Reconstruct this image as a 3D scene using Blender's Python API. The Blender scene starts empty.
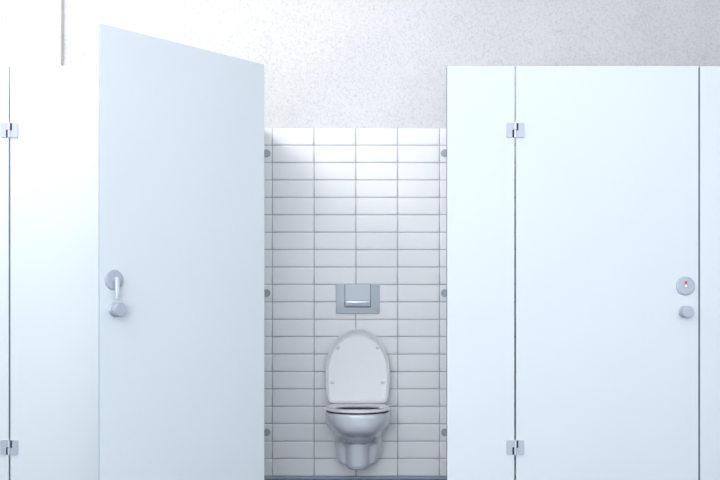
import bpy, bmesh, math
from math import sin, cos, pi, radians
from mathutils import Vector, Matrix

S = bpy.context.scene
COL = S.collection

# ------------------------------------------------------------------ measures (metres)
YF = 4.105          # front face of the stall fronts
YB = 5.390          # face of the tiled wall
EYE = 0.879
TOP = 2.017         # top of stalls and tiling
TH = 0.013          # compact laminate thickness
FS = 228.5          # photo px per metre at the stall fronts
def fx(px): return (px - 360) / FS
HINGE = [fx(9.5), fx(262.4), fx(515.2)]
LATCH = [fx(446.4), fx(699.3)]
PIL = [fx(-25.0), fx(227.9), fx(480.8), fx(733.7)]
GAP = 0.0036
PB = 0.15           # panels end above the floor
TILEF = 0.010

# ------------------------------------------------------------------ materials
def mat(name, color, rough=0.5, metal=0.0, coat=0.0, spec=0.5):
    m = bpy.data.materials.new(name); m.use_nodes = True
    b = m.node_tree.nodes['Principled BSDF']
    b.inputs['Base Color'].default_value = (*color, 1)
    b.inputs['Roughness'].default_value = rough
    b.inputs['Metallic'].default_value = metal
    b.inputs['Specular IOR Level'].default_value = spec
    if coat:
        b.inputs['Coat Weight'].default_value = coat
        b.inputs['Coat Roughness'].default_value = 0.05
    return m

def nodes(m): return m.node_tree.nodes, m.node_tree.links, m.node_tree.nodes['Principled BSDF']

def ramp(n, stops):
    r = n.new('ShaderNodeValToRGB'); e = r.color_ramp.elements
    e[0].position, e[0].color = stops[0][0], (*stops[0][1], 1)
    e[1].position, e[1].color = stops[-1][0], (*stops[-1][1], 1)
    for p, c in stops[1:-1]:
        k = e.new(p); k.color = (*c, 1)
    return r

def plaster(name, base, dark):
    m = mat(name, base, 0.9, spec=0.2); n, l, b = nodes(m)
    tc = n.new('ShaderNodeTexCoord')
    a = n.new('ShaderNodeTexNoise'); a.inputs['Scale'].default_value = 95; a.inputs['Detail'].default_value = 9; a.inputs['Roughness'].default_value = .75
    c = n.new('ShaderNodeTexNoise'); c.inputs['Scale'].default_value = 3.2; c.inputs['Detail'].default_value = 5
    l.new(tc.outputs['Object'], a.inputs['Vector']); l.new(tc.outputs['Object'], c.inputs['Vector'])
    r1 = ramp(n, [(.30, dark), (.50, base), (.75, tuple(x*1.04 for x in base))])
    mid = tuple((x*.93) for x in base)
    r2 = ramp(n, [(.35, (.95, .95, .955)), (.6, (1, 1, 1))])
    l.new(a.outputs['Fac'], r1.inputs['Fac']); l.new(c.outputs['Fac'], r2.inputs['Fac'])
    mx = n.new('ShaderNodeMix'); mx.data_type = 'RGBA'; mx.blend_type = 'MULTIPLY'; mx.inputs[0].default_value = 1
    l.new(r1.outputs['Color'], mx.inputs[6]); l.new(r2.outputs['Color'], mx.inputs[7])
    l.new(mx.outputs[2], b.inputs['Base Color'])
    bp = n.new('ShaderNodeBump'); bp.inputs['Strength'].default_value = .35; bp.inputs['Distance'].default_value = .004
    l.new(a.outputs['Fac'], bp.inputs['Height']); l.new(bp.outputs['Normal'], b.inputs['Normal'])
    return m

M = {}
M['plaster'] = plaster('rough_plaster', (.72, .71, .71), (.50, .495, .515))
M['ceiling'] = mat('ceiling_paint', (.85, .86, .88), .9)
M['tile'] = mat('glazed_tile', (.74, .755, .785), .5, spec=.35)
n, l, b = nodes(M['tile'])
tc = n.new('ShaderNodeTexCoord'); nz = n.new('ShaderNodeTexNoise'); nz.inputs['Scale'].default_value = 2.2; nz.inputs['Detail'].default_value = 3
rp = ramp(n, [(.3, (.815, .81, .82)), (.7, (.86, .855, .86))])
l.new(tc.outputs['Object'], nz.inputs['Vector']); l.new(nz.outputs['Fac'], rp.inputs['Fac']); l.new(rp.outputs['Color'], b.inputs['Base Color'])
nz2 = n.new('ShaderNodeTexNoise'); nz2.inputs['Scale'].default_value = 9
bp = n.new('ShaderNodeBump'); bp.inputs['Strength'].default_value = .12; bp.inputs['Distance'].default_value = .004
l.new(tc.outputs['Object'], nz2.inputs['Vector']); l.new(nz2.outputs['Fac'], bp.inputs['Height']); l.new(bp.outputs['Normal'], b.inputs['Normal'])
M['grout'] = mat('grey_grout', (.40, .39, .40), .9)
M['panel'] = mat('white_laminate', (.80, .845, .90), .42, spec=.35)
n, l, b = nodes(M['panel'])
tc = n.new('ShaderNodeTexCoord'); nz = n.new('ShaderNodeTexNoise'); nz.inputs['Scale'].default_value = 1.5
rp = ramp(n, [(.3, (.632, .676, .708)), (.7, (.648, .690, .720))])
l.new(tc.outputs['Object'], nz.inputs['Vector']); l.new(nz.outputs['Fac'], rp.inputs['Fac']); l.new(rp.outputs['Color'], b.inputs['Base Color'])
M['edge'] = mat('laminate_core', (.46, .52, .62), .5)
M['steel'] = mat('satin_steel', (.42, .455, .52), .40, metal=.2)
M['steel_light'] = mat('polished_steel', (.60, .63, .69), .25, metal=.3)
M['bracket'] = mat('grey_bracket_metal', (.36, .38, .41), .4, metal=.2)
M['dark'] = mat('painted_gap_shade', (.03, .032, .04), .7)  # near-black colour for shade in the hinge notches and under the seat
M['stop'] = mat('grey_rubber', (.16, .17, .19), .8)
M['red'] = mat('red_indicator', (.80, .01, .01), .4)
M['white'] = mat('white_slot', (.9, .9, .92), .4)
M['ceramic'] = mat('white_ceramic', (.76, .79, .84), .14, coat=.4)
M['seat'] = mat('white_seat_plastic', (.78, .775, .785), .4)
M['flush'] = mat('satin_chrome_plastic', (.44, .475, .53), .35, metal=.05)
M['floor'] = mat('dark_floor', (.045, .055, .085), .35)
n, l, b = nodes(M['floor'])
tc = n.new('ShaderNodeTexCoord'); nz = n.new('ShaderNodeTexNoise'); nz.inputs['Scale'].default_value = 40; nz.inputs['Detail'].default_value = 6
rp = ramp(n, [(.3, (.035, .045, .07)), (.7, (.06, .07, .10))])
l.new(tc.outputs['Object'], nz.inputs['Vector']); l.new(nz.outputs['Fac'], rp.inputs['Fac']); l.new(rp.outputs['Color'], b.inputs['Base Color'])
M['base'] = mat('blue_grey_skirting', (.30, .34, .42), .5)

# ------------------------------------------------------------------ helpers
def link(name, bm, m, parent=None, smooth=False, loc=None):
    bmesh.ops.recalc_face_normals(bm, faces=bm.faces[:])
    me = bpy.data.meshes.new(name); bm.to_mesh(me); bm.free()
    for x in (m if isinstance(m, (list, tuple)) else [m]): me.materials.append(x)
    o = bpy.data.objects.new(name, me); COL.objects.link(o)
    if smooth:
        for p in me.polygons: p.use_smooth = True
        if smooth != 'all':
            me.set_sharp_from_angle(angle=radians(smooth if smooth is not True else 40))
    if parent: o.parent = parent
    if loc: o.location = loc
    return o

def merge(dst, src):
    me = bpy.data.meshes.new('tmp'); src.to_mesh(me); dst.from_mesh(me); bpy.data.meshes.remove(me); src.free()

def box(x0, x1, y0, y1, z0, z1, bev=0, seg=2, only=None):
    bm = bmesh.new(); bmesh.ops.create_cube(bm, size=1)
    for v in bm.verts:
        v.co = Vector(((x0+x1)/2 + v.co.x*(x1-x0), (y0+y1)/2 + v.co.y*(y1-y0), (z0+z1)/2 + v.co.z*(z1-z0)))
    if bev:
        es = [e for e in bm.edges if only is None or only(e)]
        bmesh.ops.bevel(bm, geom=es, offset=bev, segments=seg, profile=.5, affect='EDGES')
    return bm

def along(axis):
    return lambda e: abs((e.verts[0].co - e.verts[1].co).normalized()[axis]) > .9

def lathe(profile, axis='y', n=40, origin=(0, 0, 0)):
    """profile = [(radius, distance along axis)], closed on the axis at both ends"""
    bm = bmesh.new(); rings = []
    o = Vector(origin)
    def P(r, d, a):
        if axis == 'y': return o + Vector((r*cos(a), d, r*sin(a)))
        if axis == 'z': return o + Vector((r*cos(a), r*sin(a), d))
        return o + Vector((d, r*cos(a), r*sin(a)))
    for r, d in profile:
        rings.append([bm.verts.new(P(r, d, 2*pi*i/n)) for i in range(n)] if r > 1e-6 else [bm.verts.new(P(0, d, 0))])
    for A, B in zip(rings, rings[1:]):
        for i in range(n):
            j = (i+1) % n
            if len(A) == 1 and len(B) == 1: continue
            if len(A) == 1: bm.faces.new((A[0], B[i], B[j]))
            elif len(B) == 1: bm.faces.new((A[i], B[0], A[j]))
            else: bm.faces.new((A[i], B[i], B[j], A[j]))
    return bm

def loft(loops, cap0=True, cap1=True):
    bm = bmesh.new()
    R = [[bm.verts.new(p) for p in L] for L in loops]
    N = len(R[0])
    for A, B in zip(R, R[1:]):
        for i in range(N):
            j = (i+1) % N
            bm.faces.new((A[i], A[j], B[j], B[i]))
    if cap0: bm.faces.new(R[0])
    if cap1: bm.faces.new(R[-1])
    return bm

def empty(name, loc, label=None, cat=None, group=None, rz=0):
    o = bpy.data.objects.new(name, None); COL.objects.link(o)
    o.empty_display_size = .1; o.location = loc; o.rotation_euler = (0, 0, rz)
    if label: o['label'] = label
    if cat: o['category'] = cat
    if group: o['group'] = group
    return o

def struct(name, bm, m, label=None, cat=None):
    o = link(name, bm, m); o['kind'] = 'structure'
    if label: o['label'] = label
    if cat: o['category'] = cat
    return o

def copy_tree(o, parent=None):
    c = o.copy(); COL.objects.link(c); c.parent = parent
    for ch in [k for k in bpy.data.objects if k.parent == o]: copy_tree(ch, c)
    return c

# ------------------------------------------------------------------ the room
XL, XR, CEIL = -2.45, 2.45, 3.25
struct('floor', box(XL-.1, XR+.1, -1.6, YB+.2, -.1, 0), M['floor'], 'dark blue-grey washroom floor at the foot of the tiled wall', 'floor')
struct('ceiling', box(XL-.1, XR+.1, .6, YB+.2, CEIL, CEIL+.1), M['ceiling'], 'pale flat ceiling above the toilet stalls', 'ceiling')
struct('wall_back', box(XL-.1, XR+.1, YB+TILEF*0+.004, YB+.2, 0, CEIL), M['plaster'], 'rough speckled plaster wall above the tiling', 'wall')
struct('wall_left', box(XL-.1, XL, .6, YB+.004, 0, CEIL), M['plaster'], 'plaster side wall left of the stalls', 'wall')
struct('wall_right', box(XR, XR+.1, -2.5, YB+.004, 0, CEIL), M['plaster'], 'plaster side wall right of the stalls', 'wall')
# shallow pier on the left of the back wall, above the stalls
PX = -(360-63.8)/174
struct('wall_pier', box(XL, PX, YB-.052, YB+.004, TOP+.0005, CEIL, .006, 2, along(2)), M['plaster'],
       'shallow plaster pier standing out of the back wall at the upper left', 'wall')
# tiling: one cladding, each tile a cushioned slab over the grout bed
bm = box(XL, XR, YB+.0005, YB+.004, .0172, TOP-.0005)
for f in bm.faces: f.material_index = 1
TP, X0, Z0 = 41.8/174, -.0236, .0172
g = .0018
def tile_loops(x0, x1, z0, z1):
    out = []
    for ins, y in ((0, YB+.002), (0, YB-.0032), (.0022, YB-.0052), (.0065, YB-.0064), (.013, YB-.0068)):
        out.append([(x0+ins, y, z0+ins), (x1-ins, y, z0+ins), (x1-ins, y, z1-ins), (x0+ins, y, z1-ins)])
    return out
for i in range(-11, 11):
    a, c = X0+i*TP+g, X0+(i+1)*TP-g
    a, c = max(a, XL), min(c, XR)
    if c-a < .04: continue
    for k in range(20):
        t = loft(tile_loops(a, c, Z0+k*.1+g, Z0+(k+1)*.1-g), cap0=False)
        for f in t.faces: f.smooth = True
        merge(bm, t)
o = struct('wall_tiling', bm, [M['tile'], M['grout']], 'white glazed wall tiling behind the toilet, grey joints', 'wall')
TF = YB-.0068     # tile face
bm = bmesh.new()
prof = [(YB+.003, 0), (YB-.012, 0), (YB-.012, .010), (YB-.0105, .014), (YB-.007, .0168), (YB+.003, .0170)]
v0 = [bm.verts.new((XL, y, z)) for y, z in prof]; v1 = [bm.verts.new((XR, y, z)) for y, z in prof]
for i in range(len(prof)):
    j = (i+1) % len(prof); bm.faces.new((v0[i], v0[j], v1[j], v1[i]))
bm.faces.new(v0); bm.faces.new(v1)
struct('baseboard_back', bm, M['base'], 'low blue-grey skirting strip under the tiles', 'baseboard')

# ------------------------------------------------------------------ stall fronts
def panel_bm(x0, x1, y0, y1, z0, z1):
    bm = box(x0, x1, y0, y1, z0, z1, .0010, 2)
    bm.normal_update()
    for f in bm.faces:
        thin = f.normal.x if (x1-x0) < (y1-y0) else f.normal.y
        if abs(thin) < .5 and f.calc_center_median().z < z1-.001: f.material_index = 1
    return bm

def leaf_bm(side, x_in=.0135):
    """flat hinge leaf lying on the panel front (y<0 side); side -1 = pilaster, upper knuckle; +1 = door, lower knuckle"""
    H = .032
    y0, y1 = -.0055, -.0003
    xs = sorted((side*.0385, side*x_in))
    bm = box(xs[0], xs[1], y0, y1, -H, H)
    es = [e for e in bm.edges if along(1)(e) and abs(e.verts[0].co.x - side*.0385) < 1e-5]
    bmesh.ops.bevel(bm, geom=es, offset=.006, segments=4, profile=.5, affect='EDGES')
    z0, z1 = ((.0015, H) if side < 0 else (-H, -.0015))
    xs = sorted((side*x_in, side*.004))
    merge(bm, box(xs[0]-.0002, xs[1]+.0002, y0, y1, z0, z1))
    return bm
def knuckle_bm(side):
    H = .032
    z0, z1 = ((.0008, H+.001) if side < 0 else (-H-.001, -.0008))
    return lathe([(0, z0), (.0045, z0), (.0056, z0+.001), (.0056, z1-.001), (.0045, z1), (0, z1)], 'z', 24, (0, -.0062, 0))
def notch_shade_bm(side):  # thin dark plate, paints the shade behind the hinge notches
    xs = sorted((side*.0370, side*.0040))
    return box(xs[0], xs[1], -.0012, 0, -.0312, .0312)

HZ = [EYE+(326-130.3)/FS, EYE+(326-447.5)/FS]

def hinge_half(parent, x, side):
    for z in HZ:
        h = link('hinge_leaf', leaf_bm(side), M['steel'], parent, smooth=True, loc=(x, 0, z))
        k = link('knuckle', knuckle_bm(side), M['steel_light'], h, smooth=True)
        s = link('notch_shade', notch_shade_bm(side), M['dark'], h)
        s['label'] = 'dark plate painting the shade in the hinge notch'
def foot(parent, x):
    bm = lathe([(0, .0), (.032, .0), (.033, .004), (.012, .009), (.011, .012), (.011, PB+.02), (0, PB+.02)], 'z', 28, (x, TH/2+.004, 0))
    return link('foot', bm, M['steel'], parent, smooth=True)

def pilaster(x0, x1, label, hinged, feet, stop):
    c = (x0+x1)/2
    r = empty('stall_pilaster', (c, YF, 0), label, 'partition panel', 'fixed panels between the stall doors')
    link('panel', panel_bm(x0-c, x1-c, 0, TH, PB, TOP), [M['panel'], M['edge']], r)
    if hinged: hinge_half(r, x1-c+GAP, -1)
    if stop:
        s = link('door_stop', box(x0-c-.0015, x0-c+.014, TH+.0002, TH+.008, PB+.02, TOP-.003, .002), M['stop'], r)
        s['label'] = 'grey rubber door stop strip'
    for f in feet:
        ft = link('foot', lathe([(0, 0), (.030, 0), (.031, .004), (.013, .010), (.011, .014), (.011, PB-.0005), (0, PB-.0005)], 'z', 28, (f-c, TH/2+.012*0, 0)), M['steel'], r, smooth=True)
    return r

pilaster(XL+.001, HINGE[0]-GAP, 'leftmost fixed white stall panel, at the left edge, carrying hinges of the closed left door', True, [-2.2, -1.62], False)
pilaster(LATCH[0]-fx(446.4)+fx(446.4)-1.1068+GAP, HINGE[1]-GAP, 'fixed white stall panel standing hidden behind the open door', True, [PIL[1]], True)
pilaster(LATCH[0]+GAP, HINGE[2]-GAP, 'narrow fixed white panel between the open stall and the red-marked door', True, [PIL[2]], True)
pilaster(LATCH[1]+GAP, XR-.001, 'rightmost fixed white panel, right of the door with the red indicator', False, [1.63, 2.2], True)

DW = 184.1/FS
def door(k, angle, label):
    """origin on the hinge pin line; panel runs +x when closed"""
    r = empty('stall_door', (HINGE[k], YF-.0062, 0), label, 'door', 'white stall doors', -radians(angle))
    dy = .0062
    DW_ = DW-(.006 if angle else 0)
    link('panel', panel_bm(GAP, DW_-GAP, dy, dy+TH, PB, TOP), [M['panel'], M['edge']], r)
    for z in HZ:
        h = link('hinge_leaf', leaf_bm(1), M['steel'], r, smooth=True, loc=(0, dy, z))
        link('knuckle', knuckle_bm(1), M['steel_light'], h, smooth=True)
        s = link('notch_shade', notch_shade_bm(1), M['dark'], h); s['label'] = 'dark plate painting the shade in the hinge notch'
    # outside: occupancy disc
    lx, lz = DW_-14.0/FS, EYE+(326-286.0)/FS
    disc = link('lock_rosette', lathe([(0, -.0078), (.0340, -.0078), (.0352, -.0070), (.0362, -.0078), (.0395, -.0066), (.0412, -.004), (.0412, 0), (0, 0)], 'y', 56), M['steel'], r, smooth=30, loc=(lx, dy-.0002, lz))
    link('coin_slot', lathe([(0, -.0012), (.0056, -.0012), (.0064, 0), (0, 0)], 'y', 28, (0, -.0079, 0)), M['white'], disc, smooth=30)
    link('slot_ring', lathe([(.0066, -.0002), (.0085, -.0018), (.0100, -.0002)], 'y', 28, (0, -.0079, 0)), M['bracket'], disc, smooth=30)
    ind = link('red_window', box(-.0048, .0048, -.0092, -.0079, .0100, .0205, .001), M['red'], disc)
    # knob outside and inside on one spindle
    kx, kz = DW_-14.9/FS, EYE+(326-311.8)/FS
    kp = [(0, 0), (.0262, 0), (.0268, -.001), (.0268, -.004), (.0215, -.007), (.0215, -.013), (.0245, -.016), (.0255, -.020), (.0255, -.0455), (.0240, -.048), (0, -.0485)]
    link('knob', lathe(kp, 'y', 44), M['steel'], r, smooth=35, loc=(kx, dy-.0002, kz))
    link('knob', lathe([(a, -b) for a, b in kp], 'y', 44), M['steel'], r, smooth=35, loc=(kx, dy+TH+.0002, kz))
    # inside: rosette with a hanging turn lever
    inner = link('lock_rosette', lathe([(0, .0085), (.0350, .0085), (.0375, .0070), (.0385, .005), (.0385, 0), (0, 0)], 'y', 56), M['steel'], r, smooth=30, loc=(lx, dy+TH+.0002, lz))
    bm = lathe([(0, .0085), (.009, .0085), (.009, .024), (0, .024)], 'y', 24)
    link('spindle', bm, M['steel'], inner, smooth=30)
    link('turn_lever', box(-.0075, .0075, .016, .033, -.076, .010, .003, 3), M['steel_light'], inner, smooth=40)
    return r
door(0, 0, 'closed white stall door at left, brightly lit, partly hidden behind the open door')
door(1, 135, 'open white stall door swung out toward the viewer, showing inner lever and knob')
door(2, 0, 'closed white stall door at right with a red dot on its round lock')

# dividers between the stalls
BZ = [EYE+(326-153.5)/174, EYE+(326-293)/174, EYE+(326-432)/174]
def divider(x, label):
    r = empty('stall_divider', (x, YF+TH, 0), label, 'partition panel', 'dividing panels between the stalls')
    L = TF-(YF+TH)
    link('panel', panel_bm(-.0125, .0125, .0085, L-.012, PB, TOP), [M['panel'], M['edge']], r)
    for s in (-1, 1):
        for z in BZ:
            br = link('wall_bracket', lathe([(0, 0), (.0213, 0), (.0213, -.005), (.0205, -.0105), (.0185, -.012), (0, -.0125)], 'y', 32), M['bracket'], r, smooth=35, loc=(s*.0431, L-.0005, z))
            link('clamp_arm', box(*sorted((-s*.0304, -s*.0180)), -.040, -.0015, -.011, .011, .002), M['bracket'], br, smooth=35)
    link('foot', lathe([(0, 0), (.030, 0), (.031, .004), (.013, .010), (.011, .014), (.011, PB-.0005), (0, PB-.0005)], 'z', 28, (0, .7, 0)), M['steel'], r, smooth=True)
    return r
divider(PIL[1], 'side panel left of the toilet, seen only by its wall brackets beside the open door')
divider(PIL[2], 'side panel right of the toilet, seen only by its brackets on the tiled wall')
divider(PIL[0], 'side panel behind the leftmost fixed panel')
divider(PIL[3], 'side panel behind the rightmost fixed panel')

# ------------------------------------------------------------------ toilet (local: x right, y = away from wall is negative)
TX = -.0130
toilet = empty('toilet', (TX, TF, 0), 'white wall-hung toilet with raised lid under the flush plate', 'toilet')
NB = 72
def sup(a, b, n, th):
    c, s = abs(cos(th)), abs(sin(th))
    return ((c/a)**n + (s/b)**n) ** (-1/n)
def smax(p, q, k=.012):
    m = max(p, q); return m + k*math.log(math.exp((p-m)/k) + math.exp((q-m)/k)) - k*math.log(1+math.exp(-abs(p-q)/k))*0
#       z,    a,    b,    n,   lobe_a, lobe_b
sec = [(.0860, .020, .150, 2.5, .054, .218),
       (.0885, .030, .160, 2.5, .063, .228),
       (.0960, .050, .165, 3.0, .0690, .2370),
       (.1040, .0860, .168, 3.5, .0715, .2420),
       (.1090, .1040, .172, 4.0, .0725, .2460),
       (.1160, .1120, .176, 4.5, .0735, .2490),
       (.1400, .1200, .179, 5.0, .0740, .2560),
       (.1700, .1270, .186, 5.0, .0745, .2650),
       (.2000, .1325, .192, 4.8, .0755, .2750),
       (.2200, .1360, .201, 4.4, .0760, .2800),
       (.2350, .1385, .214, 4.0, .0765, .2840),
       (.2500, .1405, .240, 3.7, .0770, .2880),
       (.2640, .1425, .290, 3.4, .0770, .2920),
       (.2760, .1450, .345, 3.1, .0770, .2950),
       (.2880, .1490, .390, 2.9, .0770, .2980),
       (.3000, .1560, .422, 2.7, .0770, .2980),
       (.3150, .1690, .448, 2.6, .0770, .2980),
       (.3320, .1815, .466, 2.5, .0770, .2980),
       (.3550, .1925, .479, 2.5, .0760, .2980),
       (.3800, .1985, .486, 2.5, .0760, .2980),
       (.4000, .1995, .490, 2.5, .0760, .2980),
       (.4100, .1985, .489, 2.5, .0760, .2980),
       (.4150, .1945, .485, 2.5, .0760, .2980)]
# densify with interpolation
def lerp_sections(sec, m=3):
    out = []
    for i in range(len(sec)-1):
        p0, p1, p2, p3 = sec[max(i-1, 0)], sec[i], sec[i+1], sec[min(i+2, len(sec)-1)]
        for j in range(m):
            t = j/m
            z = p1[0] + (p2[0]-p1[0])*t
            row = [z]
            for c in range(1, 6):
                hh = p2[0]-p1[0]
                def sl(u, v): return (v[c]-u[c])/(v[0]-u[0]) if v[0] > u[0] else None
                s0, s1, s2 = sl(p0, p1), sl(p1, p2), sl(p2, p3)
                def hm(u, v):
                    if u is None: return v
                    if v is None: return u
                    return 0 if u*v <= 0 else 2*u*v/(u+v)
                d1, d2 = hm(s0, s1)*hh, hm(s1, s2)*hh
                h = (2*t**3-3*t**2+1)*p1[c] + (t**3-2*t**2+t)*d1 + (-2*t**3+3*t**2)*p2[c] + (t**3-t**2)*d2
                row.append(h)
            out.append(tuple(row))
    out.append(sec[-1]); return out
loops = []
for z, a, bb, nn, la, lb in lerp_sections(sec):
    L = []
    for i in range(NB+1):
        th = pi*i/NB
        r = sup(a, bb, nn, th)
        r2 = sup(la, lb, 3.0, th)
        k = .009 + .022*min(max((z-.215)/.045, 0), 1)*min(max((.33-z)/.04, 0), 1)
        m_ = max(r, r2); r = m_ + k*math.log(math.exp((r-m_)/k)+math.exp((r2-m_)/k)) - k*.05
        px_, py_ = r*cos(th), r*sin(th)
        wz = min(max((z-.27)/.08, 0), 1)
        if py_ < .27: px_ *= 1-.22*wz*(1-py_/.27)**2
        L.append((px_, -py_-.0004, z))
    for i in range(1, 12):   # straight back against the wall
        t = i/12; p, q = Vector(L[NB]), Vector(L[0])
        L.append(tuple(p.lerp(q, t)))
    loops.append(L)
bm = loft(loops, cap0=True, cap1=False)
bm.edges.ensure_lookup_table()
def egg(y_back, y_mid, y_front, w, n_rear=3.6, N=84, z=0, wf=2.0):
    out = []
    for i in range(N):
        t = 2*pi*i/N; c, s = cos(t), sin(t)
        if s >= 0: nn, ly = wf, y_front-y_mid
        else: nn, ly = n_rear, y_mid-y_back
        r = ((abs(c))**nn + (abs(s))**nn) ** (-1/nn)
        out.append((w*c*r, -(y_mid + ly*s*r), z))
    return out
NH = len(loops[0])
hole = [(.130, .452, .4145, .130), (.122, .440, .404, .120), (.118, .425, .36, .17), (.105, .395, .30, .18), (.075, .34, .25, .19), (.045, .28, .235, .20)]
prev = None
rimv = [v for v in bm.verts if abs(v.co.z-sec[-1][0]) < 1e-6]
rim_edges = [e for e in bm.edges if e.verts[0] in rimv and e.verts[1] in rimv]
H = []
for w, yf, z, yb in hole:
    H.append([bm.verts.new(p) for p in egg(yb, .29, yf, w, 2.4, NH, z)])
he = []
for i in range(NH): he.append(bm.edges.new((H[0][i], H[0][(i+1) % NH])))
bmesh.ops.bridge_loops(bm, edges=rim_edges+he)
for A, B in zip(H, H[1:]):
    for i in range(NH):
        j = (i+1) % NH; bm.faces.new((A[i], A[j], B[j], B[i]))
bm.faces.new(H[-1])
link('bowl', bm, M['ceramic'], toilet, smooth=50)

# seat ring
SZ = .4235
def ring(y_b, y_m, y_f, w, inner, z0, hgt, nr=3.6):
    L = []
    ib, im, iff, iw = inner
    def O(d, z): return egg(y_b+d, y_m, y_f-d, w-d, nr, 96, z)
    def I(d, z): return egg(ib-d, im, iff+d, iw+d, 2.3, 96, z)
    L += [O(.005, z0), O(.001, z0+.002), O(0, z0+.005), O(.003, z0+hgt*.50), O(.009, z0+hgt*.82), O(.020, z0+hgt)]
    L += [I(.032, z0+hgt*.99), I(.012, z0+hgt*.85), I(.003, z0+hgt*.72), I(0, z0+hgt*.68), I(.002, z0+hgt*.56), I(.02, z0+hgt*.2)]
    bm = loft(L, False, False)
    bm.verts.ensure_lookup_table(); n_ = 96; last = (len(L)-1)*n_
    for i in range(n_):
        j = (i+1) % n_
        bm.faces.new((bm.verts[i], bm.verts[last+i], bm.verts[last+j], bm.verts[j])); 
        if i == 0: bm.verts.ensure_lookup_table()
    return bm
seat = link('seat', ring(.075, .270, .500, .1800, (.215, .330, .462, .122), SZ, .019), M['seat'], toilet, smooth=50)
def flat_ring(z0, z1, o, i):
    L = [egg(*o, z=z0), egg(*o, z=z1), egg(*i, z=z1), egg(*i, z=z0)]
    bm = bmesh.new(); R = [[bm.verts.new(p) for p in l_] for l_ in L]; n_ = len(R[0])
    for q in range(4):
        A, B = R[q], R[(q+1) % 4]
        for k in range(n_):
            j = (k+1) % n_; bm.faces.new((A[k], A[j], B[j], B[k]))
    return bm
b_ = link('seat_gap_shade', flat_ring(.4146, SZ+.003, (.085, .27, .4835, .170), (.095, .28, .4735, .160)), M['dark'], seat)  # dark ring added as the shade in the gap under the seat
b_['label'] = 'dark ring painting the shade between seat and bowl'
# hinge posts
for sx in (-1, 1):
    link('seat_hinge', lathe([(0, .4152), (.013, .4152), (.013, .4475), (.011, .450), (0, .4505)], 'z', 24, (sx*.085, -.052, 0)), M['steel_light'], toilet, smooth=35)
# raised lid: local v up, u across, w toward the room
LL = .424
def lidloop(ins_s, ins_t, ins_b, w):
    N = 110; out = []
    vm = .165; hw = .1825-ins_s; vt = LL-ins_t; vb = 0+ins_b
    for i in range(N):
        t = 2*pi*i/N; c, s = cos(t), sin(t)
        if s >= 0:
            nn = 2.08; r = (abs(c)**nn+abs(s)**nn)**(-1/nn); v = vm+(vt-vm)*s*r; u = hw*c*r
        else:
            nn = 14; r = (abs(c)**nn+abs(s)**nn)**(-1/nn); v = vm+(vm-vb)*s*r; u = hw*c*r
            u *= 1-.09*((vm-v)/vm)**2
        out.append((u, -w, v))
    return out
lo = [lidloop(.030, .030, .030, -.004), lidloop(.012, .012, .012, -.001), lidloop(.003, .003, .003, .006), lidloop(0, 0, 0, .014), lidloop(.0008, .0008, .0008, .023), lidloop(.0035, .0035, .0035, .0265),
      lidloop(.0065, .0070, .006, .0262), lidloop(.009, .011, .009, .0225), lidloop(.013, .024, .012, .009), lidloop(.0165, .0440, .016, .0045), lidloop(.0200, .0490, .019, .0040)]
lid = link('lid', loft(lo), M['seat'], toilet, smooth=60)
lid.location = (0, -.088, .4410)
lid.rotation_euler = (-radians(6), 0, 0)
for u, v in ((.112, .318), (.142, .121)):
    for s in (-1, 1):
        link('bumper', lathe([(0, -.0205), (.005, -.0200), (.0085, -.0170), (.0098, -.012), (.0105, -.0035), (0, -.0035)], 'y', 20, (s*u, 0, v)), M['seat'], lid, smooth='all')

# ------------------------------------------------------------------ flush plate
fp = empty('flush_plate', (-.0130, TF, EYE+(326-299.0)/174), 'grey rectangular flush plate with one wide button above the toilet', 'flush plate')
link('plate', box(-.1250, .1250, -.0125, -.0003, -.0845, .0845, .0025, 3), M['flush'], fp, smooth=40)
# rounded relief lines at the button sides, then the button itself with its pull ridge
prof = [(-.0127, .0835), (-.0165, .0825), (-.0165, -.008), (-.0180, -.0120), (-.0290, -.0225), (-.0305, -.0260), (-.0285, -.0400), (-.0240, -.0440), (-.0127, -.0440)]
bm = bmesh.new(); W = .0715
v0 = [bm.verts.new((-W, y, z)) for y, z in prof]; v1 = [bm.verts.new((W, y, z)) for y, z in prof]
for i in range(len(prof)):
    j = (i+1) % len(prof); bm.faces.new((v0[i], v0[j], v1[j], v1[i]))
bm.faces.new(v0); bm.faces.new(v1)
link('button', bm, M['flush'], fp, smooth=20)
g_ = link('ridge_glint', box(-.0700, .0700, -.0312, -.0240, -.0245, -.0125, .002, 3), M['steel_light'], fp, smooth=40); g_['label'] = 'light strip painting a reflection on the pull ridge'  # lighter strip laid on the ridge as its painted reflection
r_ = link('button_surround', box(-.0755, .0755, -.0134, -.0126, -.0490, .0838), M['stop'], fp); r_['label'] = 'dark joint around the button'

# ------------------------------------------------------------------ light
w = bpy.data.worlds.new('world'); S.world = w; w.use_nodes = True
bg = w.node_tree.nodes['Background']; bg.inputs['Color'].default_value = (.84, .915, 1.0, 1); bg.inputs['Strength'].default_value = 2.9

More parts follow.
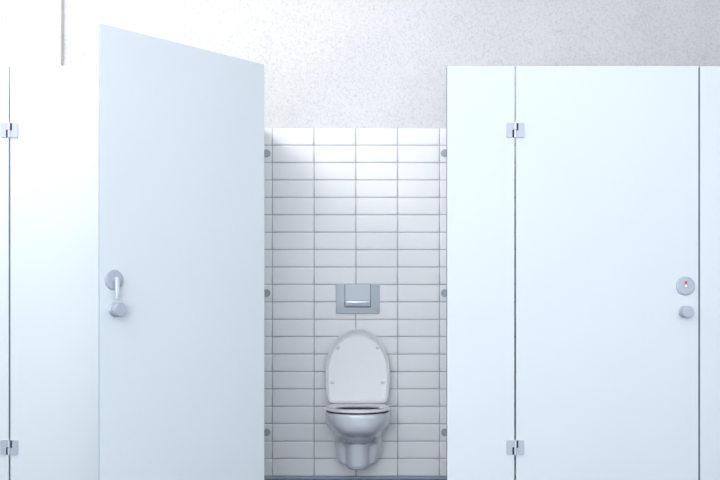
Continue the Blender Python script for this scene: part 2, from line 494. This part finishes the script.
ADDED_TRIM = []
def area(name, loc, target, sx, sy, power, color):
    d = bpy.data.lights.new(name, 'AREA'); d.shape = 'RECTANGLE'; d.size = sx; d.size_y = sy; d.energy = power; d.color = color
    o = bpy.data.objects.new(name, d); COL.objects.link(o); o.location = loc
    o.rotation_euler = (Vector(target)-Vector(loc)).to_track_quat('-Z', 'Y').to_euler()
    # made-up fitting added around each unseen light: a shallow tray with a raised rim
    bm = box(-sx/2-.04, sx/2+.04, -sy/2-.04, sy/2+.04, .004, .030, .004)
    for x0, x1, y0, y1 in ((-sx/2-.04, -sx/2-.005, -sy/2-.04, sy/2+.04), (sx/2+.005, sx/2+.04, -sy/2-.04, sy/2+.04),
                           (-sx/2-.04, sx/2+.04, -sy/2-.04, -sy/2-.005), (-sx/2-.04, sx/2+.04, sy/2+.005, sy/2+.04)):
        merge(bm, box(x0, x1, y0, y1, -.012, .006))
    ADDED_TRIM.append(1)
    f = struct('fill_frame_1' if name == 'unseen_light' and loc[1] < 0 else 'added_trim_%d' % len(ADDED_TRIM), bm, M['ceiling'],
               'added frame around the unseen fill light' if loc[1] < 0 else 'added white fitting around an unseen light')
    f.location = o.location; f.rotation_euler = o.rotation_euler
    return o
area('unseen_light', (-1.8, 3.5, 2.95), (-1.1, YB, 2.2), .8, .5, 22, (1, .985, .96))  # unseen source high on the left, whitens the wall there
area('unseen_light', (-.7, -1.8, 1.3), (.3, 4.1, .7), 2.0, 1.8, 82, (.92, .96, 1))  # fill added behind the camera to brighten the panel fronts
area('unseen_overhead', (1.25, 2.9, CEIL-.20), (.3, 4.6, 0.8), .4, .4, 5, (1, .985, .96))
area('unseen_overhead', (-.15, 4.5, CEIL-.12), (-.15, 4.9, 0), .9, .4, 2.2, (1, .985, .96))  # added above the stall to lift the tiles
area('unseen_overhead', (-1.9, 1.8, CEIL-.16), (-1.4, 5.0, .6), 1.4, .7, 25, (1, .99, .97))  # fill added overhead to brighten the left panels and the tiling

# ------------------------------------------------------------------ camera
cd = bpy.data.cameras.new('camera'); cd.sensor_width = 36; cd.lens = 938/720*36; cd.shift_y = 86/720
cd.clip_start = .05
cam = bpy.data.objects.new('camera', cd); COL.objects.link(cam)
cam.location = (0, 0, EYE); cam.rotation_euler = (pi/2, 0, 0)
S.camera = cam
S.view_settings.view_transform = 'Standard'; S.view_settings.look = 'None'
S.view_settings.exposure = 0.13; S.view_settings.gamma = 1
S.view_settings.use_curve_mapping = False
S.cycles.use_denoising = True
